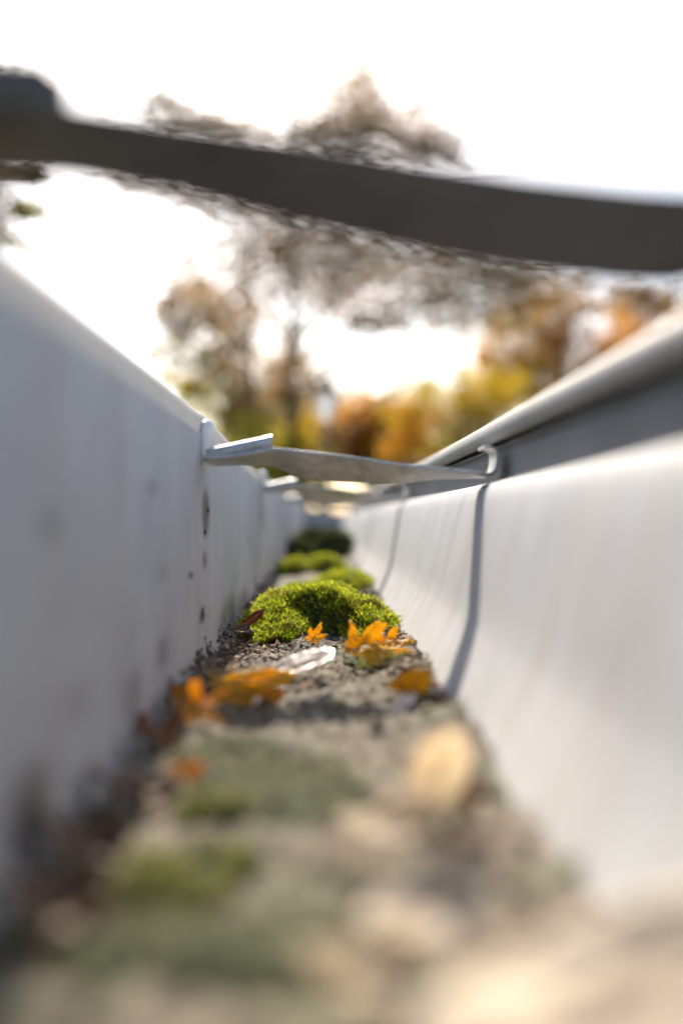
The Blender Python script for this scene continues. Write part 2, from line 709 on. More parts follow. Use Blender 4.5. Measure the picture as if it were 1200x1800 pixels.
# dark crumbs that cling to the foot of the back wall, and specks higher up it
M_dirt = island_material('clinging_dirt', [(0.0, (0.02, 0.014, 0.01)), (0.6, (0.06, 0.04, 0.03)), (1.0, (0.14, 0.10, 0.075))], 0.9)
parts = []
for i in range(900):
    z = R.choice([R.uniform(1.02, 1.3), R.uniform(0.35, 1.0), R.uniform(1.3, 2.4), R.gauss(1.14, 0.05)])
    z = max(0.3, z)
    hgt = abs(R.gauss(0, 24)) + R.uniform(0, 10)
    hgt *= 0.6 + 0.8 * max(0, nz(z * 14, 5.5))
    r = R.uniform(1.2, 4.6)
    y = soil_y(XL + 4, z) + hgt
    parts.append(blob(P(XL + 2 + r * 0.4 + R.uniform(0, max(0.5, 8 - hgt * 0.2)), y, z), r * U, 1.0, 0.4, i + 9000))
for i in range(150):
    z = R.uniform(1.04, 1.9)
    y = R.uniform(-230, 80)
    r = R.choice([0.7, 0.9, 1.2, 1.8])
    parts.append(blob(P(XL + 4 + r * 0.2 - 3 * max(0, z - 1.3), y, z), r * U, 1.6, 0.4, i + 19000))
for (u, v, r) in [(391, 1022, 3.5), (404, 960, 2.8), (386, 935, 2), (372, 905, 2), (384, 1105, 7), (360, 897, 4), (356, 935, 4), (436, 950, 4), (330, 1010, 4), (352, 1080, 5)]:
    p = wall_pt(u, v)
    p.x += 3 * U
    parts.append(blob(p, r * U, 1.5, 0.4, int(u * 7 + v)))
for (u, v, r) in [(738, 940, 2.2), (735, 1038, 2.2), (708, 1078, 1.6), (770, 935, 1.6), (745, 985, 1.2), (800, 1000, 1.2), (720, 1010, 1.2)]:
    for k in range(60):
        z = 1.0 + 0.01 * k
        x, y = (u - VX) * z, (VY - v) * z
        # wall x at this height
        wx = None
        for a, b in zip(prof[13:], prof[14:]):
            if a[1] <= y <= b[1]:
                wx = a[0] + (b[0] - a[0]) * (y - a[1]) / max(1e-6, b[1] - a[1])
        if wx is not None and x >= wx - 1.0:
            parts.append(blob(P(x, y, z), r * U, 1.0, 0.4, int(u + v)))
            break
for i in range(420):
    z = R.choice([R.uniform(0.4, 1.0), R.uniform(0.9, 1.7), R.uniform(1.0, 2.4)])
    y = -236 + abs(R.gauss(0, 16)) + 22 * max(0, nz(z * 9, 2.2))
    if i % 9 == 0:
        y = R.uniform(-230, 30)
    for a, b in zip(prof[13:], prof[14:]):
        if a[1] <= y <= b[1]:
            wx = a[0] + (b[0] - a[0]) * (y - a[1]) / max(1e-6, b[1] - a[1])
            r = R.choice([0.7, 0.9, 1.2, 1.6, 2.4]) * (1.0 if i % 9 else 0.7)
            parts.append(blob(P(wx - r * 0.2, y + r * 0.2, z), r * U, 1.0, 0.4, i + 30000))
            break
vs, fs = join(parts)
o = mesh_obj('clinging_dirt', vs, fs, M_dirt, gutter, smooth=False)
o.location = -gutter.location
o['kind'] = 'stuff'

# rotted leaf flakes, needles and fine twigs matted into the soil
M_litter = island_material('plant_litter', [(0.0, (0.04, 0.025, 0.015)), (0.4, (0.13, 0.07, 0.035)), (0.75, (0.28, 0.17, 0.09)), (1.0, (0.5, 0.38, 0.25))], 0.7, 0.2)
parts = []
for i in range(1500):
    z = R.choice([R.uniform(0.28, 1.9), R.uniform(0.8, 1.3)])
    x = R.choice([R.uniform(-205, 160), R.gauss(-165, 28), R.gauss(140, 18)])
    x = max(-206, min(165, x))
    c = P(x, soil_y(x, z) + R.uniform(1, 6), z)
    a = Vector((R.gauss(0, 1), R.gauss(0, 1), R.gauss(0, 0.35))).normalized()
    if i % 3:
        w = a.cross(Vector((R.gauss(0, .3), R.gauss(0, .3), 1))).normalized()
        up = a.cross(w)
        L = R.uniform(4, 15) * U
        parts.append(([c - a * L, c - a * L * 0.2 + w * L * 0.6 + up * L * 0.1, c + a * L + up * L * 0.3, c - w * L * 0.5 + up * L * 0.15, c - up * L * 0.12],
                      [(0, 1, 4), (1, 2, 4), (2, 3, 4), (3, 0, 4)]))
    else:
        L = R.uniform(10, 34) * U
        parts.append(tube([c - a * L, c + Vector((0, 0, 2 * U)), c + a * L * 0.9 + Vector((R.gauss(0, 3), R.gauss(0, 3), 1)) * U], [0.9 * U, 0.8 * U, 0.4 * U], 4))
vs, fs = join(parts)
o = mesh_obj('plant_litter', vs, fs, M_litter, smooth=False)
o['kind'] = 'stuff'
o['label'] = 'rotted leaf flakes, needles and fine twigs matted on the soil'

# ------------------------------------------------------------------ moss
M_mossbase = plain('moss_cushion', (0.03, 0.038, 0.012), 1.0, 0, 500, 0.5)
M_moss = island_material('moss_fronds', [(0.0, (0.12, 0.16, 0.008)), (0.4, (0.34, 0.41, 0.012)), (0.8, (0.52, 0.56, 0.03)), (0.96, (0.46, 0.46, 0.06)), (1.0, (0.30, 0.19, 0.06))], 0.7, 0.55, 0.25, dry=75)
M_mossdark = island_material('shaded_moss_fronds', [(0.0, (0.03, 0.035, 0.012)), (0.6, (0.08, 0.10, 0.02)), (1.0, (0.14, 0.15, 0.04))], 0.8, 0.35, 0.2)  # shade over the far heap is put into these darker frond colours
M_mossmid = island_material('olive_moss_fronds', [(0.0, (0.13, 0.14, 0.05)), (0.5, (0.24, 0.26, 0.07)), (1.0, (0.38, 0.36, 0.14))], 0.8, 0.45, 0.2)
M_mossdull = island_material('dull_moss_fronds', [(0.0, (0.14, 0.135, 0.085)), (0.5, (0.25, 0.245, 0.15)), (1.0, (0.38, 0.36, 0.25))], 0.8, 0.35, 0.2)


def make_moss(label, bumps, n_fronds, frond, m=None, seed=1, bald=0.0, front=0.5):
    """bumps: (x units, z ratio, rx units, rz units, height units)"""
    rr = random.Random(seed)
    m = m or M_moss

    def hgt(x, d):
        h = 0.0
        for bx, bz, rx, rz, hh, *opt in bumps:
            fr, pw = opt if opt else (front, 0.45)
            dz_ = d - bz * F
            q = ((x - bx) / rx) ** 2 + (dz_ / (rz * (fr if dz_ < 0 else 1.0))) ** 2
            if q < 1:
                h = max(h, hh * (1 - q) ** (pw if dz_ < 0 else max(pw, 0.62))) if hh > 0 else h
        if h > 0:
            h += 5 * nz(x * 0.05, d * 0.05, seed) + 2.5 * nz(x * 0.16, d * 0.16, seed + 3.3)
        return h
    x0 = max(-208, min(b[0] - b[2] for b in bumps))
    x1 = min(182, max(b[0] + b[2] for b in bumps))
    d0 = min(b[1] * F - b[3] for b in bumps)
    d1 = max(b[1] * F + b[3] for b in bumps)
    nxx, nzz = 64, 56
    root = thing('moss_mound', label, 'moss', P((x0 + x1) / 2, -262, (d0 + d1) / 2 / F), 'cushions of moss in the gutter')
    vs, fs = [], []
    for j in range(nzz + 1):
        d = d0 + (d1 - d0) * j / nzz
        for i in range(nxx + 1):
            x = x0 + (x1 - x0) * i / nxx
            h = hgt(x, d)
            vs.append(P(x, soil_y(x, d / F) + (h if h > 0 else -14), d / F))
    for j in range(nzz):
        for i in range(nxx):
            a = j * (nxx + 1) + i
            fs.append((a, a + 1, a + nxx + 2, a + nxx + 1))
    o = mesh_obj('cushion', vs, fs, M_mossbase, root)
    o.location = -root.location
    vs, fs = [], []
    made = 0
    tries = 0
    while made < n_fronds and tries < n_fronds * 8:
        tries += 1
        x = rr.uniform(x0, x1)
        d = rr.uniform(d0, d1)
        h = hgt(x, d)
        if h <= 1.0 or (bald and nz(x * 0.03, d * 0.03, seed * 2.1) > bald):
            continue
        e = 3.0
        gx = (hgt(x + e, d) - hgt(x - e, d)) / (2 * e)
        gd = (hgt(x, d + e) - hgt(x, d - e)) / (2 * e)
        nrm = Vector((-gx, -gd, 1))
        nrm.normalize()
        # steeper ground carries more fronds per plan area
        if rr.random() > min(1.0, 0.45 / max(0.2, nrm.z)):
            continue
        if nrm.y < -0.72 and rr.random() < 0.72:      # the steep side is bare, dead stems
            continue
        made += 1
        base = P(x, soil_y(x, d / F) + h - 1.5, d / F)
        up = (nrm + Vector((rr.gauss(0, 0.35), rr.gauss(0, 0.35), rr.uniform(0, 0.7)))).normalized()
        L = frond * U * rr.uniform(0.5, 1.35)
        if rr.random() < 0.03:
            L *= 1.5
        s = up.cross(Vector((rr.uniform(-1, 1), rr.uniform(-1, 1), 0.1)))
        s = s.normalized() if s.length > 1e-4 else Vector((1, 0, 0))
        q = up.cross(s)
        # a stalk with little pointed leaves round it
        k0 = len(vs)
        nl = 5
        for k in range(nl):
            f0 = 0.15 + 0.8 * k / nl
            an = k * 2.4 + rr.uniform(0, 1)
            out = s * math.cos(an) + q * math.sin(an)
            side = up.cross(out)
            a = base + up * (L * f0)
            ll = L * rr.uniform(0.38, 0.6)
            tip = a + (out * 0.75 + up * 0.75) * ll
            i0 = len(vs)
            vs += [a - side * ll * 0.2, a + side * ll * 0.2, tip]
            fs.append((i0, i0 + 1, i0 + 2))
        i0 = len(vs)
        vs += [base - s * L * 0.06, base + s * L * 0.06, base + up * L]
        fs.append((i0, i0 + 1, i0 + 2))
        # tie the leaves into one island so that a frond has one colour
        for k in range(nl):
            fs.append((i0, k0 + 3 * k, k0 + 3 * k + 1)) if False else None
    o = mesh_obj('fronds', vs, fs, m, root, smooth=False)
    o.location = -root.location
    o['kind'] = 'stuff'
    return root


make_moss('bright green moss mound with a dark hollow front, largest and sharpest in the gutter',
          [(-22, 1.30, 92, 190, 92, 0.30, 0.36), (54, 1.29, 84, 170, 66, 0.34, 0.4), (-102, 1.33, 88, 260, 66, 1.1, 1.15), (-60, 1.36, 80, 200, 84, 0.9, 1.0),
           (98, 1.31, 70, 200, 60, 0.9, 1.05), (20, 1.36, 110, 200, 86, 0.9, 0.9)], 24000, 13, seed=2)
make_moss('low green moss cushion just behind the large sharp mound',
          [(70, 2.0, 105, 260, 58, 0.8, 0.9), (-30, 1.85, 90, 160, 34, 0.8, 0.9)], 4500, 15, seed=3, bald=0.3)
make_moss('small green moss tuft near the back wall behind the sharp mound',
          [(-120, 2.55, 80, 180, 60, 0.7, 0.8)], 2200, 16, seed=4, bald=0.3)
make_moss('rounded green moss tuft in mid gutter behind the sharp mound',
          [(15, 2.6, 90, 200, 74, 0.7, 0.8)], 2500, 16, seed=5, bald=0.3)
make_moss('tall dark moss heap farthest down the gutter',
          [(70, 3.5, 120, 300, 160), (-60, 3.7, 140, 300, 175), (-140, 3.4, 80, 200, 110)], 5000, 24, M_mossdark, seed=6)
make_moss('flat moss patch under the curled leaf by the sunlit wall',
          [(112, 0.98, 50, 90, 8), (70, 1.0, 36, 60, 6)], 900, 8, M_mossmid, seed=8, bald=0.12)
make_moss('blurred yellow green moss patch in the foreground, nearer to the lens',
          [(-106, 0.40, 46, 44, 13, 1, 1), (-70, 0.43, 30, 30, 8, 1, 1)], 650, 9, M_mossmid, seed=9, bald=0.25)
make_moss('blurred green moss patch beyond the foremost one, left of centre',
          [(-92, 0.49, 34, 44, 11, 1, 1)], 420, 9, M_mossmid, seed=10, bald=0.25)
make_moss('broad grey green moss film covering the soil in the foreground',
          [(-105, 0.60, 70, 120, 5), (-40, 0.52, 90, 170, 7), (-120, 0.34, 80, 70, 8), (-20, 0.33, 90, 90, 8)], 1500, 9, M_mossdull, seed=11, bald=0.2)

# ------------------------------------------------------------------ fallen leaves
M_yellow = leaf_material('yellow_leaf', (0.82, 0.54, 0.03), (0.76, 0.42, 0.02), (0.34, 0.12, 0.015), 0.62, cover=0.64)
M_orange = leaf_material('orange_leaf', (0.80, 0.46, 0.03), (0.66, 0.30, 0.02), (0.24, 0.08, 0.015), 0.65, cover=0.66)
M_rust = leaf_material('rust_leaf', (0.34, 0.10, 0.02), (0.18, 0.05, 0.015), (0.06, 0.025, 0.015), 0.35, cover=0.55)
M_brown = leaf_material('brown_leaf', (0.19, 0.10, 0.055), (0.10, 0.055, 0.03), (0.05, 0.03, 0.02), 0.25, cover=0.55)
M_tan = leaf_material('tan_leaf', (0.82, 0.73, 0.58), (0.74, 0.62, 0.46), (0.5, 0.34, 0.2), 0.66, cover=0.64)
M_pale = leaf_material('pale_leaf', (0.78, 0.71, 0.64), (0.68, 0.58, 0.50), (0.40, 0.27, 0.18), 0.25, 0.28, 0.7, cover=0.7)
M_cream = leaf_material('cream_leaf', (0.62, 0.53, 0.41), (0.54, 0.43, 0.30), (0.6, 0.42, 0.25), 0.2, 0.6, 0.15, cover=0.6)
M_stem = plain('leaf_stalk', (0.42, 0.28, 0.15), 0.6, 0, 300, 0.3)


def leaf_outline(kind, a, rr):
    """radius of the outline at angle a (0 = tip)"""
    if kind == 'lobed':
        r = 0.30
        for la, lr, lw in ((0, 1.0, 0.40), (0.98, 0.86, 0.36), (-0.98, 0.9, 0.36), (1.95, 0.6, 0.33), (-1.95, 0.56, 0.33)):
            d = abs((a - la + math.pi) % (2 * math.pi) - math.pi)
            r = max(r, lr * max(0, 1 - (d / (lw * 1.9)) ** 1.15))
        return r * (1 + 0.07 * math.sin(a * 17) + 0.05 * math.sin(a * 29 + 1))
    if kind == 'slender':
        x, y = math.cos(a), math.sin(a)
        k = 0.30
        return 1.0 / math.sqrt(x * x + (y / k) ** 2) * (1 + 0.03 * math.sin(a * 15))
    x, y = math.cos(a), math.sin(a)
    k = 0.58
    r = 1.0 / math.sqrt(x * x + (y / k) ** 2)
    return r * (1 + 0.10 * max(0, math.cos(a)) ** 8 + 0.03 * math.sin(a * 19))


def make_leaf(label, cat_pos, size, kind, m, rot, curl=0.0, curl_axis=0.0, cup=0.0, wave=0.08, seed=1, stalk=0.5, stalk_bend=0.5):
    """size in units (half length); rot = euler degrees; curl = how far it rolls up (radians across the leaf)"""
    rr = random.Random(seed)
    root = thing('fallen_leaf', label, 'leaf', cat_pos, 'fallen autumn leaves in the gutter')
    rings, seg = 10, 88
    ca, sa = math.cos(curl_axis), math.sin(curl_axis)

    def shape(x, y):
        zc = cup * (x * x + y * y)
        zc += wave * (nz(x * 2.1 + seed, y * 2.1) + 0.5 * nz(x * 5 + seed, y * 5))
        zc += 0.05 * abs(y) * (1 if kind != 'lobed' else 0.4)
        u, v = x * ca + y * sa, -x * sa + y * ca
        if abs(curl) > 1e-3:
            rad = 1 / curl
            uu = math.sin(u * curl) * (rad - zc)
            zz_ = rad - math.cos(u * curl) * (rad - zc)
        else:
            uu, zz_ = u, zc
        x2, y2 = uu * ca - v * sa, uu * sa + v * ca
        return Vector((x2, y2, zz_)) * size * U
    vs = [shape(0, 0)]
    fs = []
    for i in range(1, rings + 1):
        for k in range(seg):
            a = 2 * math.pi * k / seg
            r = leaf_outline(kind, a, rr) * i / rings
            if kind == 'lobed':
                x, y = r * math.cos(a) - 0.0, r * math.sin(a)
            else:
                x, y = r * math.cos(a), r * math.sin(a)
            vs.append(shape(x, y))
    for k in range(seg):
        fs.append((0, 1 + k, 1 + (k + 1) % seg))
    for i in range(rings - 1):
        for k in range(seg):
            k2 = (k + 1) % seg
            a, b = 1 + i * seg, 1 + (i + 1) * seg
            fs.append((a + k, b + k, b + k2, a + k2))
    me = bpy.data.meshes.new('blade')
    me.from_pydata([tuple(v) for v in vs], [], fs)
    me.polygons.foreach_set('use_smooth', [True] * len(me.polygons))
    me.materials.append(m)
    o = bpy.data.objects.new('blade', me)
    C.objects.link(o)
    o.parent = root
    o.modifiers.new('thickness', 'SOLIDIFY').thickness = 0.9 * U
    # midrib and stalk
    x0 = 0.75 if kind == 'lobed' else 0.9
    path, rad = [], []
    for k in range(8):
        x = x0 - (x0 + (0.0 if kind == 'lobed' else 0.95)) * k / 7
        path.append(shape(x, 0) + Vector((0, 0, 0.9 * U)))
        rad.append((0.5 + 1.2 * k / 7) * U * min(1.3, size / 50))
    if stalk:
        p = path[-1]
        dirv = (path[-1] - path[-2]).normalized()
        for k in range(1, 8):
            dirv = (dirv + Vector((0, 0, stalk_bend * 0.22))).normalized()
            p = p + dirv * size * U * stalk / 7
            path.append(p)
            rad.append((1.7 - 0.03 * k) * U * min(1.3, size / 50))
    tv, tf = tube(path, rad, 6)
    me = bpy.data.meshes.new('stalk')
    me.from_pydata([tuple(v) for v in tv], [], tf)
    me.polygons.foreach_set('use_smooth', [True] * len(me.polygons))
    me.materials.append(M_stem)
    o = bpy.data.objects.new('stalk', me)
    C.objects.link(o)
    o.parent = root
    root.rotation_euler = [math.radians(a) for a in rot]
    return root




def on_soil(u, v, h):
    # point seen at (u, v) that floats h units above the soil
    return px(u, v, (257.0 - h) / (v - VY))


make_leaf('bright yellow lobed leaf with curled stalk lying against the sharp moss mound', on_soil(632, 1142, 32), 90, 'lobed', M_yellow, (40, 10, 12), 1.1, 1.57, 0.1, 0.2, 3, 0.55, 1.6)
make_leaf('jagged yellow leaf whose thin tip points right at the sunlit wall', on_soil(676, 1132, 30), 52, 'lobed', M_yellow, (34, -4, -6), 0.8, 1.57, 0.05, 0.2, 31, 0.3, 0.2)
make_leaf('small curled orange scrap between the hooked yellow leaf and the pale leaf', on_soil(468, 1225, 14), 26, 'oval', M_orange, (30, 10, 50), 1.4, 0.6, 0.0, 0.2, 32, 0.2)
make_leaf('amber leaf curled against the back wall behind the orange brown crumpled one', on_soil(300, 1215, 20), 30, 'slender', M_orange, (48, 10, 30), 1.2, 0.4, 0.0, 0.2, 33, 0.2)
make_leaf('narrow upright yellow leaf tip standing before the dark moss hollow', on_soil(551, 1122, 36), 32, 'lobed', M_yellow, (66, -62, 25), 1.6, 1.3, 0.1, 0.1, 4, 0.4, -0.4)
make_leaf('whitish pale leaf shining between the two yellow leaves', on_soil(522, 1172, 20), 60, 'oval', M_pale, (16, -20, 4), 0.5, 1.5, 0.0, 0.05, 5, 0.25, 0.2)
make_leaf('long golden leaf pressed flat along the pale leaf', on_soil(445, 1197, 18), 62, 'slender', M_yellow, (38, -6, 6), 0.7, 1.4, 0.0, 0.1, 6, 0.2)
make_leaf('yellow curled leaf bent like a hook left of centre', on_soil(418, 1222, 18), 54, 'slender', M_yellow, (36, 4, -25), 1.7, 0.7, 0.1, 0.12, 7, 0.5)
make_leaf('orange brown crumpled leaf by the back wall below the yellow hooked one', on_soil(335, 1250, 22), 58, 'lobed', M_orange, (24, 0, 30), 1.3, 0.5, 0.2, 0.2, 8, 0.3)
make_leaf('dull rust leaf half in shade at the foot of the back wall', on_soil(262, 1295, 18), 52, 'lobed', M_rust, (30, 14, 70), 1.0, 0.2, 0.2, 0.2, 9, 0.4)
make_leaf('orange and white curled leaf on the flat moss patch by the sunlit wall', on_soil(715, 1215, 18), 44, 'oval', M_yellow, (22, -8, 60), 1.9, 0.5, 0.1, 0.12, 10, 0.5, 0.8)
make_leaf('pale curled scrap of leaf beneath the orange one at the sunlit wall', on_soil(705, 1240, 12), 28, 'slender', M_pale, (20, -25, 35), 1.2, 1.4, 0, 0.06, 11, 0.2)
make_leaf('small rust red leaf leaning on the left flank of the sharp moss mound', px(441, 1090, 1.16), 34, 'slender', M_rust, (55, -35, 15), 0.8, 1.3, 0, 0.1, 12, 0.2)
make_leaf('small brown curled leaf at the wall foot beside the rust red one', px(424, 1108, 1.14), 22, 'oval', M_brown, (30, -10, 60), 1.2, 1.0, 0, 0.1, 13, 0.2)
make_leaf('blurred small orange scrap lying on grey moss film', on_soil(325, 1358, 10), 19, 'oval', M_orange, (40, 0, 20), 0.9, 0.5, 0, 0.1, 14, 0)
make_leaf('blurred upright tan leaf leaning on the gutter floor right of centre', on_soil(770, 1362, 42), 40, 'oval', M_tan, (72, -68, 0), 0.7, 0.4, 0, 0.08, 15, 0.3)
make_leaf('blurred pale tan leaf lying at the foot of the upright tan one', on_soil(680, 1450, 26), 40, 'oval', M_tan, (22, -12, 0), 0.8, 0.5, 0, 0.08, 16, 0.2)
make_leaf('blurred red orange scrap of leaf behind the upright tan leaf', on_soil(812, 1395, 16), 26, 'lobed', M_rust, (45, 0, -20), 0.7, 0.2, 0, 0.1, 17, 0.2)
make_leaf('very blurred whitish leaf in the middle of the foreground', on_soil(742, 1600, 34), 44, 'oval', M_cream, (20, -14, 40), 0.8, 0.3, 0, 0.08, 18, 0)
make_leaf('very blurred beige leaf nearest the bottom, left of the large cream one', on_soil(615, 1715, 26), 38, 'oval', M_tan, (20, 12, 30), 0.9, 0.4, 0, 0.08, 19, 0)
make_leaf('huge blurred cream leaf closest to the lens by the sunlit wall', on_soil(1075, 1790, 46), 92, 'oval', M_cream, (12, -10, 20), 0.5, 0.5, 0, 0.06, 20, 0.2)
make_leaf('blurred brown leaf in the shade of the back wall, first of the two', on_soil(205, 1385, 20), 46, 'lobed', M_brown, (28, 15, 100), 1.0, 0.3, 0.1, 0.16, 21, 0.3)
make_leaf('blurred dark brown leaf nearest the lens in the shade of the back wall', on_soil(125, 1480, 20), 44, 'oval', M_brown, (25, 22, 40), 1.0, 0.3, 0.1, 0.14, 22, 0.2)
make_leaf('brown leaf curled up against the back wall left of the rust one', on_soil(160, 1290, 22), 30, 'slender', M_brown, (65, 0, 70), 1.0, 0.6, 0.1, 0.14, 23, 0.3)

make_leaf('dark blurred leaf on the soil right of the pale tan leaf', on_soil(800, 1490, 12), 40, 'lobed', M_brown, (22, -6, 80), 0.8, 0.3, 0.1, 0.16, 41, 0.3)
make_leaf('blurred brown leaf lowest in the shade at the left edge', on_soil(95, 1600, 16), 38, 'oval', M_brown, (25, 15, 20), 0.9, 0.3, 0.1, 0.16, 42, 0.3)
make_leaf('faded brown leaf between the small orange scrap and the back wall', on_soil(262, 1400, 12), 34, 'oval', M_brown, (22, 6, 60), 0.9, 0.5, 0.1, 0.16, 43, 0.3)

# thin dry stalk that leans on the sunlit wall beside the yellow leaf
path = [px(700, 1128, 1.10), px(722, 1130, 1.12), px(740, 1128, 1.14), px(757, 1118, 1.15)]
tv, tf = tube(path, [1.6 * U, 1.5 * U, 1.3 * U, 0.8 * U], 6)
o = mesh_obj('dry_stalk', tv, tf, M_stem)
tag(o, 'thin dry stalk leaning from the yellow leaf onto the sunlit wall', 'stalk')


def make_pebble(label, pos, r, m, seed, squash=0.7):
    bm = bmesh.new()
    bmesh.ops.create_icosphere(bm, subdivisions=3, radius=r * U)
    for v in bm.verts:
        d = v.co.normalized()
        v.co *= 1 + 0.22 * noise.noise(d * 1.6 + Vector((seed, 0, 0))) + 0.06 * noise.noise(d * 5)
        v.co.z *= squash
    me = bpy.data.meshes.new('pebble')
    bm.to_mesh(me)
    bm.free()
    me.polygons.foreach_set('use_smooth', [True] * len(me.polygons))
    me.materials.append(m)
    o = bpy.data.objects.new('pebble', me)
    C.objects.link(o)
    o.location = pos
    tag(o, label, 'pebble', 'pebbles in the gutter')


M_peb = plain('pale_pebble', (0.66, 0.63, 0.58), 0.45, 0, 200, 0.15)
M_pebd = plain('dark_pebble', (0.06, 0.05, 0.042), 0.9, 0, 200, 0.3)
make_pebble('pale pebble at the back left of the sharp moss mound', px(483, 1048, 1.72), 14, M_peb, 1)
make_pebble('small white pebble in the middle of the orange crumpled leaf', px(370, 1238, 0.84), 11, M_peb, 2)
make_pebble('small white pebble at the right end of the yellow hooked leaf', px(484, 1236, 0.86), 9, M_peb, 3)
make_pebble('blurred pale pebble in the shade of the back wall near the lens', px(200, 1478, 0.455), 13, M_peb, 4)
make_pebble('dark brown clod at the foot of the rust red leaf', px(436, 1112, 1.2), 12, M_pebd, 5)
make_pebble('dark clod lying on the right shoulder of the sharp moss mound', px(648, 1082, 1.24), 8, M_pebd, 6, 0.55)

# ------------------------------------------------------------------ trees beyond the gutter
M_bark = plain('bark', (0.07, 0.055, 0.042), 0.9, 0, 12, 0.4)
T_brown = island_material('russet_foliage', [(0.0, (0.15, 0.09, 0.04)), (0.4, (0.28, 0.16, 0.055)), (0.75, (0.38, 0.21, 0.06)), (1.0, (0.46, 0.31, 0.09))], 0.6, 0.55)
T_dark = island_material('dark_foliage', [(0.0, (0.08, 0.06, 0.035)), (0.5, (0.17, 0.11, 0.05)), (1.0, (0.26, 0.18, 0.07))], 0.6, 0.5)
T_orange = island_material('orange_foliage', [(0.0, (0.36, 0.13, 0.015)), (0.5, (0.58, 0.25, 0.02)), (1.0, (0.68, 0.38, 0.04))], 0.6, 0.6)
T_gold = island_material('golden_foliage', [(0.0, (0.26, 0.17, 0.015)), (0.45, (0.50, 0.32, 0.015)), (0.8, (0.70, 0.48, 0.02)), (1.0, (0.40, 0.37, 0.04))], 0.6, 0.6)
T_green = island_material('yellow_green_foliage', [(0.0, (0.14, 0.15, 0.025)), (0.5, (0.34, 0.32, 0.04)), (1.0, (0.56, 0.47, 0.06))], 0.6, 0.55)


def make_tree(label, base_u, D, clusters, leaf, trunk_r, top_v, seed, group='trees beyond the gutter', name='autumn_tree', cat='tree', dens=4.6, spread=0.26):
    """clusters: (u, v, ru, rv, leaves, material index); all in the tree's own depth D"""
    rr = random.Random(seed)
    x0 = (base_u - VX) / F * D
    root = thing(name, label, cat, (x0, D, 0), group)
    top = far(base_u, top_v, D)
    # trunk
    path, rad_ = [], []
    n = 12
    for i in range(n + 1):
        f = i / n
        p = Vector((x0, D, 0)).lerp(top, f)
        p.x += 0.10 * nz(f * 4, seed) * (D / 10)
        p.y += 0.10 * nz(f * 4, seed + 9) * (D / 10)
        path.append(p)
        rad_.append(trunk_r * (1 - 0.88 * f) * (1.3 if i == 0 else 1))
    parts = [tube(path, rad_, 10)]
    limbs = []
    mats = sorted(set(c[5].name for c in clusters))
    geo = {k: ([], []) for k in mats}
    for (u, v, ru, rv, nl, m) in clusters:
        c = far(u, v, D)
        dy = rr.uniform(-1, 1) * D * 0.05
        c = c + Vector((c.x * dy / D, dy, (c.z - H) * dy / D))
        rx, rz = ru / F * D, rv / F * D
        ry = (rx + rz) / 2
        # limb from the trunk to the cluster
        tz = min(max(c.z - rr.uniform(0.4, 0.9) * abs(c.x - x0) - 0.2, 1.2), top.z)
        f = tz / top.z
        start = Vector((x0, D, 0)).lerp(top, f)
        lr = max(0.008, trunk_r * (1 - 0.88 * f) * 0.42)
        pts, rs = [], []
        for i in range(7):
            t = i / 6
            p = start.lerp(c, t)
            p.z += 0.10 * math.sin(t * math.pi) * (c - start).length
            p += Vector((nz(t * 3, seed + u), nz(t * 3, seed + v), nz(t * 3, u))) * 0.08 * (c - start).length
            pts.append(p)
            rs.append(lr * (1 - 0.8 * t))
        limbs.append(tube(pts, rs, 6))
        for k in range(7):
            e = c + Vector((rr.gauss(0, 0.6) * rx, rr.gauss(0, 0.6) * ry, rr.gauss(0, 0.6) * rz))
            s = pts[rr.choice([4, 5, 6])]
            mid = s.lerp(e, 0.5) + Vector((0, 0, 0.05))
            limbs.append(tube([s, mid, e], [lr * 0.3, lr * 0.2, lr * 0.08], 4))
        vs, fs = geo[m.name]
        subs = [(rr.gauss(0, 0.5), rr.gauss(0, 0.5), rr.gauss(0, 0.5)) for _ in range(max(3, int(nl / 12)))]
        for k in range(int(nl * dens)):
            sc = rr.choice(subs)
            q = Vector((sc[0] + rr.gauss(0, spread), sc[1] + rr.gauss(0, spread), sc[2] + rr.gauss(0, spread)))
            p = c + Vector((q.x * rx, q.y * ry, q.z * rz))
            L = leaf * 0.82 * rr.uniform(0.6, 1.3)
            a = Vector((rr.gauss(0, 1), rr.gauss(0, 1), rr.gauss(0, 0.7))).normalized()
            b = a.cross(Vector((rr.gauss(0, 1), rr.gauss(0, 1), rr.gauss(0, 1)))).normalized()
            nn = a.cross(b)
            i0 = len(vs)
            vs += [p - a * L * 0.5, p + b * L * 0.34 + nn * L * 0.1, p + a * L * 0.55, p - b * L * 0.34 + nn * L * 0.1]
            fs += [(i0, i0 + 1, i0 + 2), (i0, i0 + 2, i0 + 3)]
    o = mesh_obj('trunk', *parts[0], M_bark, root)
    o.location = -root.location
    vs, fs = join(limbs)
    o = mesh_obj('branches', vs, fs, M_bark, root)
    o.location = -root.location
    for m in set(c[5] for c in clusters):
        vs, fs = geo[m.name]
        o = mesh_obj('crown', vs, fs, m, root, smooth=False)
        o.location = -root.location
    return root


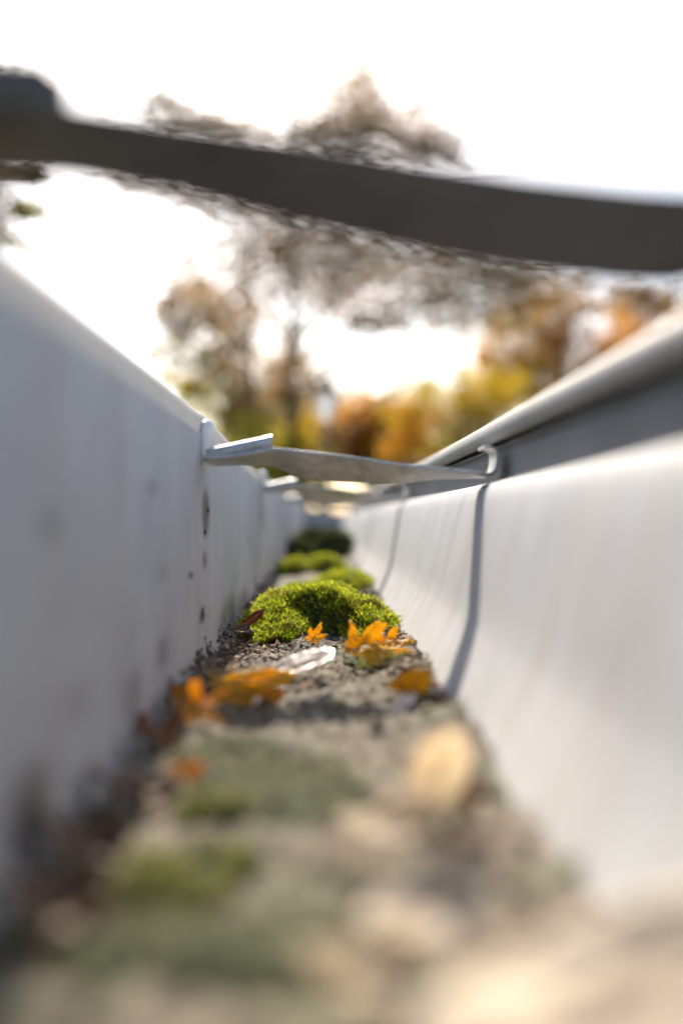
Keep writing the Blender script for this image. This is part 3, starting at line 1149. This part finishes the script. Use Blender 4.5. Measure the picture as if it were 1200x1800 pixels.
D_, B_, O_, G_, N_ = T_dark, T_brown, T_orange, T_gold, T_green
make_tree('tall sparse dark tree whose spire tops all the other trees', 515, 9.5, [
    (622, 80, 22, 40, 16, B_), (630, 135, 34, 45, 45, B_), (640, 190, 70, 50, 170, B_), (590, 190, 40, 40, 90, D_), (710, 215, 70, 40, 100, B_), (680, 245, 110, 45, 230, B_), (600, 265, 90, 50, 220, D_), (770, 262, 60, 30, 220, D_),
    (540, 245, 50, 30, 70, D_), (285, 180, 55, 40, 170, D_), (340, 225, 80, 35, 130, D_), (420, 240, 60, 30, 90, B_), (330, 330, 90, 40, 170, D_), (430, 370, 90, 55, 230, D_),
    (480, 440, 90, 55, 190, B_), (590, 420, 100, 55, 240, D_), (700, 440, 110, 50, 260, D_), (640, 500, 110, 45, 190, B_), (560, 500, 70, 45, 110, B_), (760, 510, 90, 50, 190, B_),
    (720, 560, 80, 30, 90, B_), (400, 480, 70, 50, 100, B_), (520, 600, 70, 60, 60, B_), (870, 480, 90, 45, 240, D_), (930, 520, 70, 40, 170, B_), (830, 560, 90, 35, 120, B_), (600, 470, 120, 50, 200, B_), (520, 400, 80, 50, 150, D_), (660, 560, 80, 30, 90, B_), (470, 520, 60, 40, 90, B_), (250, 300, 60, 30, 90, D_), (800, 440, 80, 40, 160, D_)], 0.062, 0.085, 120, 21, dens=5.4, spread=0.42)
make_tree('russet tree with a ragged rounded crown rising above the back rim', 440, 12, [
    (325, 490, 50, 50, 130, B_), (285, 590, 45, 45, 150, B_), (350, 560, 60, 50, 190, B_), (420, 610, 60, 60, 210, B_), (350, 640, 70, 40, 170, G_), (450, 680, 60, 60, 230, B_),
    (330, 690, 50, 35, 140, N_), (400, 720, 80, 50, 260, N_), (470, 750, 90, 50, 300, B_), (400, 540, 50, 50, 100, B_), (500, 680, 50, 60, 170, B_)], 0.080, 0.14, 430, 22)
make_tree('orange tree with the fullest crown right of centre', 985, 15, [
    (950, 545, 60, 60, 260, B_), (990, 600, 70, 70, 420, O_), (1040, 650, 60, 60, 360, O_), (930, 640, 60, 60, 320, G_), (880, 660, 60, 50, 280, G_), (960, 700, 90, 60, 460, G_),
    (1090, 610, 50, 40, 200, O_), (900, 560, 50, 40, 120, N_), (1000, 520, 50, 40, 150, B_), (870, 600, 40, 40, 120, O_)], 0.088, 0.18, 470, 23)
make_tree('golden yellow bushy tree between the lamp and the orange tree', 810, 13, [
    (800, 720, 80, 45, 360, G_), (740, 715, 60, 40, 230, G_), (860, 730, 70, 50, 330, G_), (790, 770, 90, 40, 360, N_), (720, 760, 50, 40, 200, O_), (850, 680, 50, 40, 200, G_), (760, 680, 35, 25, 90, N_)], 0.072, 0.12, 640, 24)
make_tree('far orange tree low behind the street lamp', 655, 26, [
    (640, 750, 70, 40, 420, O_), (690, 730, 70, 35, 380, O_), (610, 770, 60, 50, 380, O_), (700, 780, 80, 40, 420, O_), (650, 800, 90, 40, 480, B_), (560, 770, 40, 50, 260, O_)], 0.16, 0.2, 705, 25)
make_tree('yellow green shrub low beside the sharp bracket', 475, 10, [
    (460, 790, 55, 45, 330, N_), (500, 820, 55, 40, 300, N_), (440, 840, 60, 40, 280, N_), (520, 780, 35, 50, 160, G_)], 0.068, 0.07, 750, 26, name='shrub', cat='shrub')
make_tree('dark green tree whose twigs enter at the left margin', -60, 8, [
    (20, 300, 50, 25, 130, D_), (60, 370, 45, 18, 70, N_), (30, 420, 45, 25, 60, N_), (-60, 330, 90, 90, 500, D_), (-120, 450, 100, 90, 500, N_), (-40, 200, 70, 60, 200, D_)], 0.068, 0.14, 60, 27)
make_tree('russet tree partly hidden by the rolled bead at the right margin', 1180, 17, [
    (1130, 525, 60, 35, 230, B_), (1080, 545, 40, 30, 120, B_), (1190, 545, 60, 40, 280, B_), (1150, 590, 70, 40, 260, O_), (1240, 620, 80, 70, 500, B_)], 0.096, 0.18, 480, 28)
make_tree('dim brown tree far behind the russet one, between trunk and lamp', 540, 30, [
    (480, 760, 80, 60, 420, B_), (540, 730, 60, 60, 340, B_), (590, 720, 50, 50, 220, B_), (560, 800, 90, 50, 420, O_), (420, 780, 80, 60, 380, N_), (510, 660, 50, 50, 120, B_)], 0.16, 0.22, 640, 29)

# ------------------------------------------------------------------ street lamp
M_iron = plain('lamp_iron', (0.03, 0.032, 0.035), 0.45, 0.4, 30, 0.3)
mg, n, l, b = mat('lamp_glass')
b.inputs['Base Color'].default_value = (0.75, 0.78, 0.8, 1)
b.inputs['Roughness'].default_value = 0.25
b.inputs['Transmission Weight'].default_value = 0.6
D = 16.0
lx = (570 - VX) / F * D
lz = far(570, 745, D).z
lamp = thing('street_lamp', 'dark post street lamp with a glazed lantern among the trees', 'street lamp', (lx, D, 0))


def lathe(prof_, seg=12):
    vs, fs = [], []
    for r, z in prof_:
        for k in range(seg):
            a = 2 * math.pi * k / seg
            vs.append(Vector((r * math.cos(a), r * math.sin(a), z)))
    for i in range(len(prof_) - 1):
        for k in range(seg):
            k2 = (k + 1) % seg
            fs.append((i * seg + k, i * seg + k2, (i + 1) * seg + k2, (i + 1) * seg + k))
    fs.append(tuple(range(seg - 1, -1, -1)))
    fs.append(tuple((len(prof_) - 1) * seg + k for k in range(seg)))
    return vs, fs


for nm, pr, mm in (('post', [(0.13, 0), (0.13, 0.5), (0.12, 0.55), (0.105, 0.9), (0.095, 2.2), (0.09, lz - 0.1), (0.09, lz - 0.06), (0.09, lz)], M_iron),
                   ('lantern', [(0.12, lz + 0.003), (0.22, lz + 0.5)], mg),
                   ('lantern_roof', [(0.25, lz + 0.503), (0.25, lz + 0.53), (0.12, lz + 0.68), (0.04, lz + 0.72), (0.04, lz + 0.82)], M_iron)):
    v_, f_ = lathe(pr, 6 if nm == 'lantern' else 12)
    q = mesh_obj(nm, v_, f_, mm, smooth=False)
    q.parent = lamp
for k in range(6):
    a = 2 * math.pi * k / 6
    ca, sa = math.cos(a), math.sin(a)
    v_, f_ = tube([Vector((0.125 * ca, 0.125 * sa, lz)), Vector((0.225 * ca, 0.225 * sa, lz + 0.503))], [0.012, 0.012], 5)
    q = mesh_obj('lantern_bar', v_, f_, M_iron)
    q.parent = lamp

# ------------------------------------------------------------------ overhead cables
M_cable = plain('cable_rubber', (0.02, 0.02, 0.022), 0.6, 0, 20, 0.2)


def cable(label, pts, D, r):
    path = []
    a, b = far(*pts[0], D[0]), far(*pts[1], D[1])
    for i in range(25):
        t = i / 24
        p = a.lerp(b, t)
        p.z -= 0.5 * 4 * t * (1 - t) * 0.4
        path.append(p)
    v_, f_ = tube(path, [r] * 25, 6)
    o = mesh_obj('overhead_cable', v_, f_, M_cable)
    tag(o, label, 'cable', 'overhead cables against the sky')


cable('thin overhead cable rising rightwards in the open sky above the dark bracket', [(560, 355), (1900, 160)], (14, 22), 0.011)
cable('thin overhead cable below the dark bracket at the right', [(500, 455), (1900, 395)], (14, 22), 0.011)

# ------------------------------------------------------------------ far grey house
M_wall = plain('rendered_wall', (0.42, 0.42, 0.44), 0.9, 0, 3, 0.1)
M_roof = plain('slate_roof', (0.20, 0.22, 0.26), 0.8, 0, 3, 0.2)
M_pane = plain('window_pane', (0.04, 0.05, 0.06), 0.15, 0, 3, 0.2)
M_wood = plain('white_frame', (0.7, 0.7, 0.68), 0.6, 0, 3, 0.1)
Dh = 42.0
hx = (765 - VX) / F * Dh
house = thing('house', 'low grey house with a slate roof far behind the golden tree', 'house', (hx, Dh, 0))


def box(x0, x1, y0, y1, z0, z1):
    v = [Vector(p) for p in ((x0, y0, z0), (x1, y0, z0), (x1, y1, z0), (x0, y1, z0), (x0, y0, z1), (x1, y0, z1), (x1, y1, z1), (x0, y1, z1))]
    return v, [(3, 2, 1, 0), (4, 5, 6, 7), (0, 1, 5, 4), (1, 2, 6, 5), (2, 3, 7, 6), (3, 0, 4, 7)]


def hp(nm, geo, m, par=None):
    q = mesh_obj(nm, geo[0], geo[1], m, smooth=False)
    q.parent = par or house
    return q


hw = 2.6
hp('wall', box(-hw, hw, 0, 6, 0, 4.6), M_wall)
rv = [Vector(p) for p in ((-hw - 0.3, -0.4, 4.55), (hw + 0.3, -0.4, 4.55), (hw + 0.3, 3, 6.6), (-hw - 0.3, 3, 6.6), (hw + 0.3, 6.4, 4.55), (-hw - 0.3, 6.4, 4.55))]
rf = hp('roof', (rv, [(0, 1, 2, 3), (3, 2, 4, 5), (0, 3, 5), (1, 4, 2), (0, 5, 4, 1)]), M_roof)
for wx in (-1.5, 0.9):
    for wz in (0.9, 3.0):
        w = hp('window', box(wx - 0.5, wx + 0.5, -0.06, 0.04, wz, wz + 1.2), M_wood)
        hp('pane', box(wx - 0.42, wx + 0.42, -0.075, -0.03, wz + 0.08, wz + 1.12), M_pane, w)
